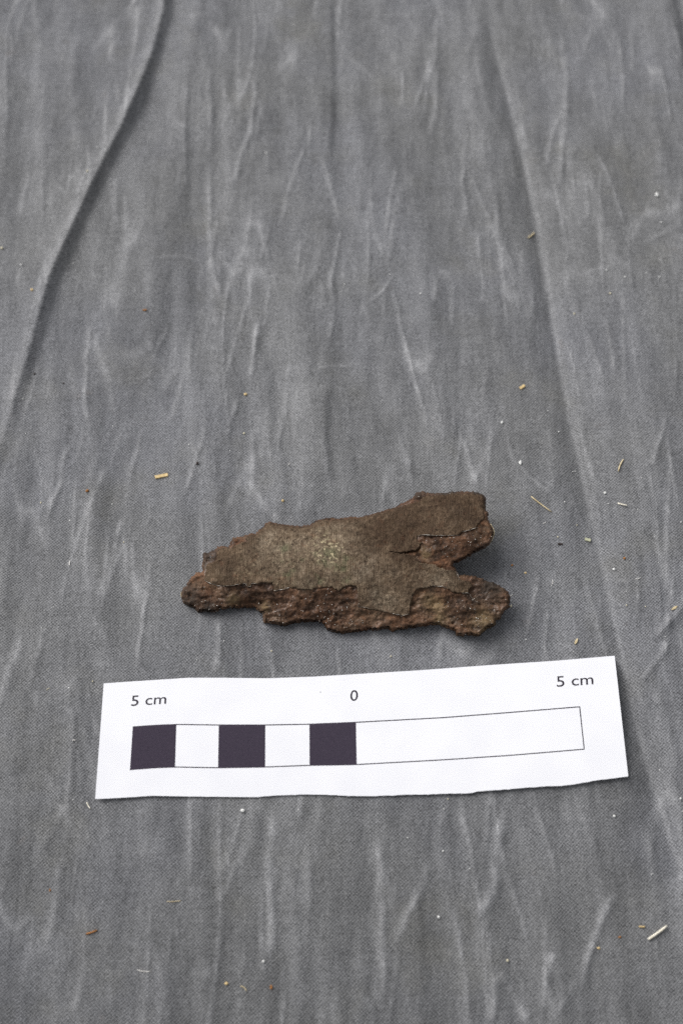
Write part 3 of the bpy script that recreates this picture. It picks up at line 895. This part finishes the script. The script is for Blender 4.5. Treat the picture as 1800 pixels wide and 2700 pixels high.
def bar_cell(i0, i1):
    t = np.linspace(0, 1, 25)
    x0, x1 = np.interp(i0, range(len(TXS)), TXS), np.interp(i1, range(len(TXS)), TXS)
    b0, b1 = np.interp(i0, range(len(BXS)), BXS), np.interp(i1, range(len(BXS)), BXS)
    ux = x0 + (x1 - x0) * t; lx = b0 + (b1 - b0) * t
    return (np.c_[ux, interp_rail(BAR_TOP, ux)], np.c_[lx, interp_rail(BAR_BOT, lx)])
TXS = [350.5, 464.5, 577, 699.5, 815.5, 938]
BXS = [343, 461, 575, 699, 816, 940]
for k in (0, 2, 4):
    printed("black_square", [bar_cell(k, k + 1)], M_INK, 0.0016)
def stripe(P, wdt):
    P = np.asarray(P, float)
    T = np.gradient(P, axis=0); T /= np.linalg.norm(T, axis=1)[:, None] + 1e-9
    N = np.c_[-T[:, 1], T[:, 0]] * wdt / 2
    a, b = P - N, P + N
    return (a, b) 
lx_ = np.linspace(350.5, 1527, 60); lb_ = np.linspace(343, 1539, 60)
loops = [stripe(np.c_[lx_, interp_rail(BAR_TOP, lx_) + 0.6], 2.8), stripe(np.c_[lb_, interp_rail(BAR_BOT, lb_) - 0.6], 2.8),
         stripe(np.c_[np.linspace(1527, 1539, 8), np.linspace(1863, 1976, 8)], 2.8),
         stripe(np.c_[np.linspace(464.5, 461, 8), np.linspace(1909.5, 2023, 8)], 1.6)]
printed("bar_outline", loops, M_LINE, 0.0008)

# lettering: outline letters cut from the built-in typeface and laid on the card
def letters(body, p_bl, p_br, p_tl):
    """outline of the text stretched over the measured corner points: bottom left, bottom right, top left (pixels)"""
    cu = bpy.data.curves.new("printed_text", 'FONT')
    cu.body = body
    cu.resolution_u = 6
    cu.offset = LETTER_WEIGHT
    tmp = bpy.data.objects.new("printed_text", cu)
    me = tmp.to_mesh()
    P = np.array([v.co[:2] for v in me.vertices])
    F = [list(f.vertices) for f in me.polygons]
    tmp.to_mesh_clear()
    bpy.data.objects.remove(tmp); bpy.data.curves.remove(cu)
    lo, hi = P.min(0), P.max(0)
    u = (P - lo) / (hi - lo)
    bl, br, tl = (np.array(q, float) for q in (p_bl, p_br, p_tl))
    px = bl + u[:, :1] * (br - bl) + u[:, 1:] * (tl - bl)
    return mesh_obj("printed_text", on_card(px[:, 0], px[:, 1], 0.0016), F, M_LINE, card, smooth=False)
LETTER_WEIGHT = 0.004
letters("5 cm", (345.5, 1862.0), (438.0, 1856.0), (347.6, 1834.5))
letters("0", (923.0, 1848.5), (943.0, 1847.6), (923.6, 1820.0))
letters("5 cm", (1467.0, 1811.5), (1563.5, 1804.5), (1465.5, 1783.5))
dv = on_card(844.6, 1825, 0.0006)[0]
printed("ink_dot", [(np.array([(843.4,1824),(845.6,1823.6)]), np.array([(843.6,1826.2),(845.8,1826)]))], M_LINE, 0.0008)

# ------------------------------------------------------------------ litter lying on the cloth
random.seed(4)
R2 = np.random.default_rng(9)
def cm_per_px(py):
    x0, y0 = survey(900, py, 0.0); x1, _ = survey(901, py, 0.0)
    return float(x1 - x0)

def lump_mesh(name, seed):
    r = np.random.default_rng(seed)
    v = ICO_V * r.uniform(0.72, 1.2, (len(ICO_V), 1))
    me = bpy.data.meshes.new(name)
    me.from_pydata(v.tolist(), [], ICO_F); me.update()
    return me
LUMPS = [lump_mesh("grit", 300 + k) for k in range(6)]
LUMP_MAT = {}
def lump_for(mat):
    if mat.name not in LUMP_MAT:
        L = []
        for m in LUMPS:
            c = m.copy(); c.materials.append(mat); L.append(c)
        LUMP_MAT[mat.name] = L
    return random.choice(LUMP_MAT[mat.name])

def speck(px, py, w, h, mat, name, label, cat, group=None):
    x, y, z = on_cloth(px, py)
    k = cm_per_px(py)
    o = bpy.data.objects.new(name, lump_for(mat))
    C.objects.link(o)
    rz = min(w, h) * 0.36 * k
    o.location = (x[0] * CM, y[0] * CM, (z[0] + rz * 0.75) * CM)
    o.scale = (w * 0.5 * k * CM, h * 0.53 * k * CM, rz * CM)
    o.rotation_euler = (0, 0, random.uniform(-.4, .4))
    tag(o, label, cat, group)
    return o

def stalk(p0, p1, wpx, mat, name, label, cat, group=None, bend=0.04, lift=0.0, mid=None):
    P = np.array([p0, p1], float)
    if mid is not None:
        t = np.linspace(0, 1, 9)[:, None]
        Q = (1 - t) ** 2 * P[0] + 2 * t * (1 - t) * np.array(mid, float) + t * t * P[1]
    else:
        t = np.linspace(0, 1, 7)
        nrm = np.array([-(P[1] - P[0])[1], (P[1] - P[0])[0]])
        Q = P[0] + t[:, None] * (P[1] - P[0]) + np.sin(t * math.pi)[:, None] * nrm * bend
    k = cm_per_px(Q[:, 1].mean())
    r = wpx * 0.5 * k
    x, y, z = on_cloth(Q[:, 0], Q[:, 1])
    zz = np.maximum(np.linspace(z[0], z[-1], len(z)), z) + r * 0.9 + np.linspace(0, lift, len(z))
    V, F = tube(np.c_[x, y, zz], [r * f for f in np.interp(np.linspace(0, 1, len(z)), [0, .1, .9, 1], [.75, 1, .95, .6])], 6)
    o = mesh_obj(name, V, F, mat, origin=(x.mean(), y.mean(), zz.mean() - r))
    tag(o, label, cat, group)
    return o

def chip(px, py, length, width, ang, mat, name, label, cat, group=None, point=0.0):
    """a flat splinter with broken ends; angle in picture degrees, up-right positive"""
    x, y, z = on_cloth(px, py)
    k = cm_per_px(py)
    L, Wd, T = length * k, width * k, max(0.018, width * k * 0.35)
    r = np.random.default_rng(int(px * 7 + py))
    n = 5
    V = []; F = []
    for i in range(n + 1):
        t = i / n
        hw = Wd / 2 * (1 - point * abs(2 * t - 1) ** 1.5) * r.uniform(0.88, 1.08)
        jx = r.uniform(-.05, .05) * L if i in (0, n) else 0
        for sx, sz in ((-1, 0), (1, 0), (0.85, 1), (-0.85, 1)):
            V.append(((t - .5) * L + jx + r.uniform(-.03, .03) * L * (i in (0, n)), sx * hw, sz * T))
    for i in range(n):
        a = i * 4
        for q in range(4):
            q2 = (q + 1) % 4
            F.append([a + q, a + 4 + q, a + 4 + q2, a + q2])
    F.append([0, 1, 2, 3]); F.append([n * 4 + q for q in (3, 2, 1, 0)])
    V = np.array(V)
    c, s = math.cos(math.radians(ang)), math.sin(math.radians(ang))
    X = V[:, 0] * c - V[:, 1] * s; Y = (V[:, 0] * s + V[:, 1] * c) * 1.05
    W3 = np.c_[X + x[0], Y + y[0], V[:, 2] + z[0] + 0.008]
    o = mesh_obj(name, W3, F, mat, smooth=False, origin=(x[0], y[0], z[0]))
    tag(o, label, cat, group)
    return o

# pieces large enough to be picked out
chip(426.5, 1256, 33, 9.5, 13, M_TAN, "wood_chip", "flat tan wood chip lying alone left above the fragment", "wood chip")
chip(1376, 1021, 16, 8, 38, M_TAN, "wood_chip", "small brownish wood chip on the cloth high above the forked end", "wood chip")
chip(1547.5, 1424, 15, 8, -12, M_GREEN, "stem_piece", "short pale green stem piece beside the long right crease", "stem piece")
chip(1475.6, 1435, 12, 5, 0, M_DARK, "bark_flake", "thin dark brown flake right of the fragment's upper arm", "flake")
stalk((1399, 1310), (1453, 1350.5), 4.2, M_STRAW, "straw_piece", "long thin tan straw slanting down right of the fragment", "straw", bend=0.01)
stalk((1642, 1212), (1628.6, 1243.7), 4.0, M_STRAW, "straw_piece", "upright tan straw between the long crease and right edge", "straw", bend=0.06)
stalk((1626.7, 1327.5), (1651.6, 1335), 4.2, M_PALESTRAW, "straw_piece", "short pale straw beside white grit at the right", "straw", bend=0.02, lift=0.03)
stalk((1707, 2477.6), (1755.7, 2442), 7.5, M_PALESTRAW, "straw_piece", "thick pale straw in the lower right corner", "straw", bend=0.02, lift=0.03)
stalk((229.6, 2116), (239.4, 2133), 3.6, M_PALESTRAW, "straw_piece", "tiny pale straw under the card's lower left corner", "straw")
stalk((227.5, 2463), (257, 2452.6), 5.0, M_ORANGE, "straw_piece", "orange brown straw in the lower left cloth", "straw")
stalk((1391, 628), (1408, 615), 4.5, M_STRAW, "straw_piece", "yellowish straw lying in the upper part of the long right crease", "straw")
stalk((1683, 2443), (1699, 2444), 5.0, M_TAN, "straw_piece", "stubby tan straw just left of the thick pale straw", "straw")
stalk((634, 2600), (650, 2614), 3.0, M_STRAW, "straw_piece", "short curved straw among the crumbs near the bottom edge", "straw", bend=-0.15)
stalk((440, 2377), (478, 2375), 2.0, M_STRAW, "fibre", "faint tan fibre lying level in the lower left cloth", "fibre")
stalk((362, 2558), (400, 2562), 2.0, M_FIBRE, "fibre", "faint pale fibre near the bottom edge left of middle", "fibre")
stalk((1673, 1527), (1688, 1523), 1.9, M_FIBRE, "fibre", "curved white fibre right of the long crease", "fibre", mid=(1682, 1528))
stalk((1455, 1529), (1453, 1542), 1.7, M_FIBRE, "fibre", "tiny white fibre right of the fragment's lower lobe", "fibre", mid=(1459, 1536))
stalk((1343, 1572), (1351, 1568), 1.8, M_FIBRE, "fibre", "pale fibre touching the lower right lobe", "fibre")
stalk((185, 1480), (184, 1492), 3.0, M_FIBRE, "fibre", "upright bit of white lint left of the fragment", "fibre")
stalk((124, 1821), (133, 1815), 2.0, M_CREAM, "fibre", "cream fibre left of the card's top corner", "fibre", mid=(125, 1815))
stalk((192, 1954), (200, 1953), 2.2, M_FIBRE, "fibre", "white fibre left of the card beside its first black square", "fibre", mid=(196, 1949))
stalk((759, 1228), (765, 1220), 1.8, M_FIBRE, "fibre", "white lint above the middle of the fragment", "fibre")
stalk((1431, 1381), (1438, 1377), 2.0, M_FIBRE, "fibre", "white lint right of the upper arm's tip", "fibre")
chip(1776, 1604, 19, 8, 32, M_STRAW, "seed_husk", "pale pointed seed husk at the right edge above the card", "seed husk", point=0.75)
chip(1517.6, 1692, 18, 7.5, 62, M_STRAW, "seed_husk", "tan pointed seed husk just above the card's right end", "seed husk", point=0.75)
for (px, py, w, h, mat, nm, lab, cat) in [
    (1322.5, 1115, 8, 10, M_WHITE, "grit_speck", "white grit above the upper arm beside a short crease", "grit"),
    (1370, 1220.7, 9, 14, M_WHITE, "grit_speck", "tall white flake standing above the long tan straw", "grit"),
    (1593.5, 1300.7, 10, 9, M_WHITE, "grit_speck", "round white grit above the short pale straw", "grit"),
    (1617, 1502, 10, 8, M_WHITE, "grit_speck", "white grit above the curved fibre at right", "grit"),
    (1730.6, 515.5, 11, 12, M_WHITE, "grit_speck", "large white grit high up at the right", "grit"),
    (640, 2138, 14, 10, M_WHITE, "grit_speck", "large white grit just below the card's lower edge", "grit"),
    (1618, 2152, 9, 9, M_WHITE, "grit_speck", "white grit below the card's right corner", "grit"),
    (231, 1295, 11, 9, M_ORANGE, "rust_crumb", "orange rust crumb far left of the fragment", "crumb"),
    (521, 1222.5, 8, 8, M_DARK, "dark_crumb", "dark brown crumb right above the tan wood chip", "crumb"),
    (647.5, 1040.6, 11, 8, M_TAN, "tan_crumb", "tan crumb high above the fragment's left half", "crumb"),
    (746, 1321, 8, 7, M_TAN, "tan_crumb", "tan crumb just above the fragment's upper edge", "crumb"),
    (1644.7, 1473, 8, 8, M_ORANGE, "rust_crumb", "pinkish orange crumb at right above the round white grit", "crumb"),
    (1384.5, 1511, 8, 5, M_TAN, "tan_crumb", "tan crumb in the gap right of the fork", "crumb"),
    (1348.5, 1491, 8, 5, M_ORANGE, "rust_crumb", "reddish crumb right inside the shadow of the fork", "crumb"),
    (1346.6, 1599, 6, 7, M_CREAM, "cream_grit", "cream grit touching the tip of the lower right lobe", "grit"),
    (132.7, 2347, 5, 10, M_ORANGE, "rust_crumb", "small orange crumb in the lower left cloth", "crumb"),
    (715, 2603, 9, 13, M_ORANGE, "rust_crumb", "orange crumb right of the short curved straw", "crumb"),
    (597, 2594, 12, 10, M_TAN, "tan_crumb", "tan crumb left of the short curved straw", "crumb"),
    (1577, 2500.6, 11, 6, M_TAN, "tan_crumb", "tan crumb in the lower right cloth left of the straws", "crumb"),
    (1632, 2471, 10, 7, M_ORANGE, "rust_crumb", "orange crumb nearest to the stubby tan straw", "crumb"),
    (1337, 2533, 9, 8, M_CREAM, "cream_grit", "cream grit near the bottom edge right of middle", "grit"),
    (694.5, 2535, 9, 9, M_WHITE, "grit_speck", "white grit near the bottom edge above the orange crumb", "grit"),
    (1156, 2418.5, 9, 8, M_WHITE, "grit_speck", "white grit in the middle of the lower cloth", "grit"),
    (85, 765, 9, 9, M_TAN, "tan_crumb", "yellowish crumb at left beside the raised fold", "crumb"),
    (6, 655, 9, 9, M_CREAM, "cream_grit", "yellowish grit at the left edge of the picture", "grit"),
    (382, 818, 16, 6, M_ORANGE, "rust_crumb", "reddish flat crumb right of the raised fold", "crumb"),
    (231, 452, 7, 7, M_CREAM, "cream_grit", "pale grit on the crest of the raised fold", "grit"),
    (168, 1011, 6, 5, M_DARK, "dark_crumb", "dark crumb on the cloth left of the tan crumb", "crumb"),
    (92, 986, 7, 6, M_DARK, "dark_crumb", "dark crumb beside the foot of the raised fold", "crumb"),
    ]:
    speck(px, py, w, h, mat, nm, lab, cat)
def zone(px, py):
    if py > 2085: return "below the scale card"
    if px > 1450 + (py - 1000) * 0.20: return "right of the long crease"
    if px > 820: return "between the middle and the long crease"
    return "in the left half above the card's foot"
WHITE = [(1443,1083.7,5),(1472,1139,5.5),(1509,1244,4),(1515,1243,4),(1487,1323.7,5),(1602,1328.7,4.5),(1594,1346,3.5),(1680,1343,4.5),(1794,1377,5),
 (1469,1393,3.5),(1537.5,1080,3),(1648,1281,3),(1724,1415,3.5),(1734,1484,3.5),(1452.6,1544.5,4),(1386,1686.5,5),(1510,1719,4),(1752,1679,4.5),(1734,1738,4),
 (1741,587,6),(1646,731,7),(1597,713,6),(1737,731,6),(1702.5,720,5),(1108,775,6),(1026,724,5),(1549,565,5),(908,751,5),(257,389,5),(57,698.6,7),
 (703,405,7),(194,695,5),(297,1330,4.5),(185,1373,6.5),(298.5,1124,3.5),(62,1052,4),(148,1031,3.5),(69,1143,4),(308,1399,3),(359,1424,3),(607,1189,3.5),
 (449,1520,3.5),(111,1656,3.2),(553,1329,3),(498,1172.6,4.5),(183,1813.5,4.5),(170,1863,3.5),(161.6,1786,3),(70,2077,3.5),(193.5,2109,4.5),(787,2136,4.5),
 (1169.5,2133.4,5),(1074.5,2209,6),(1167,2244,7),(1738,2031,4.5),(1793,2106,8),(1716.6,2305,5),(1237,2291,5),(1798,2140,5),(591,1690,4),(1132,1712,3.5),
 (998,1711,3.5),(142,1601,3.5),(118,1609,3.2),(330,1280,3),(840,960,3),(980,1130,3),(1040,930,3.5),(1650,1560,3),(1690,1260,3),(1560,1180,3),(1775,1240,3),(240,1700,3),(520,1740,3),(1400,1590,3)]
for px, py, s in WHITE:
    z = zone(px, py)
    speck(px, py, s * .85, s * random.uniform(.7, 1.0), M_WHITE, "grit_speck", "tiny white grit speck on the cloth " + z, "grit", "tiny white grit specks " + z)
CREAM = [(109,1326,5.5),(643.5,1143,6),(1607,774,6.5),(1513,828,6),(1469,1416,4.5),(327,1430,4.5),(245,1797,5),(716,1717,5),(1030,1731,6),(1180,2107,5),(1650,1596,5),(1520,1385,4),(1700,1600,4)]
for px, py, s in CREAM:
    speck(px, py, s, s * random.uniform(.8, 1.2), M_CREAM, "cream_grit", "tiny cream grit speck on the cloth " + zone(px, py), "grit", "tiny cream grit specks " + zone(px, py))
for o in (fragment, card):
    del o['_o']
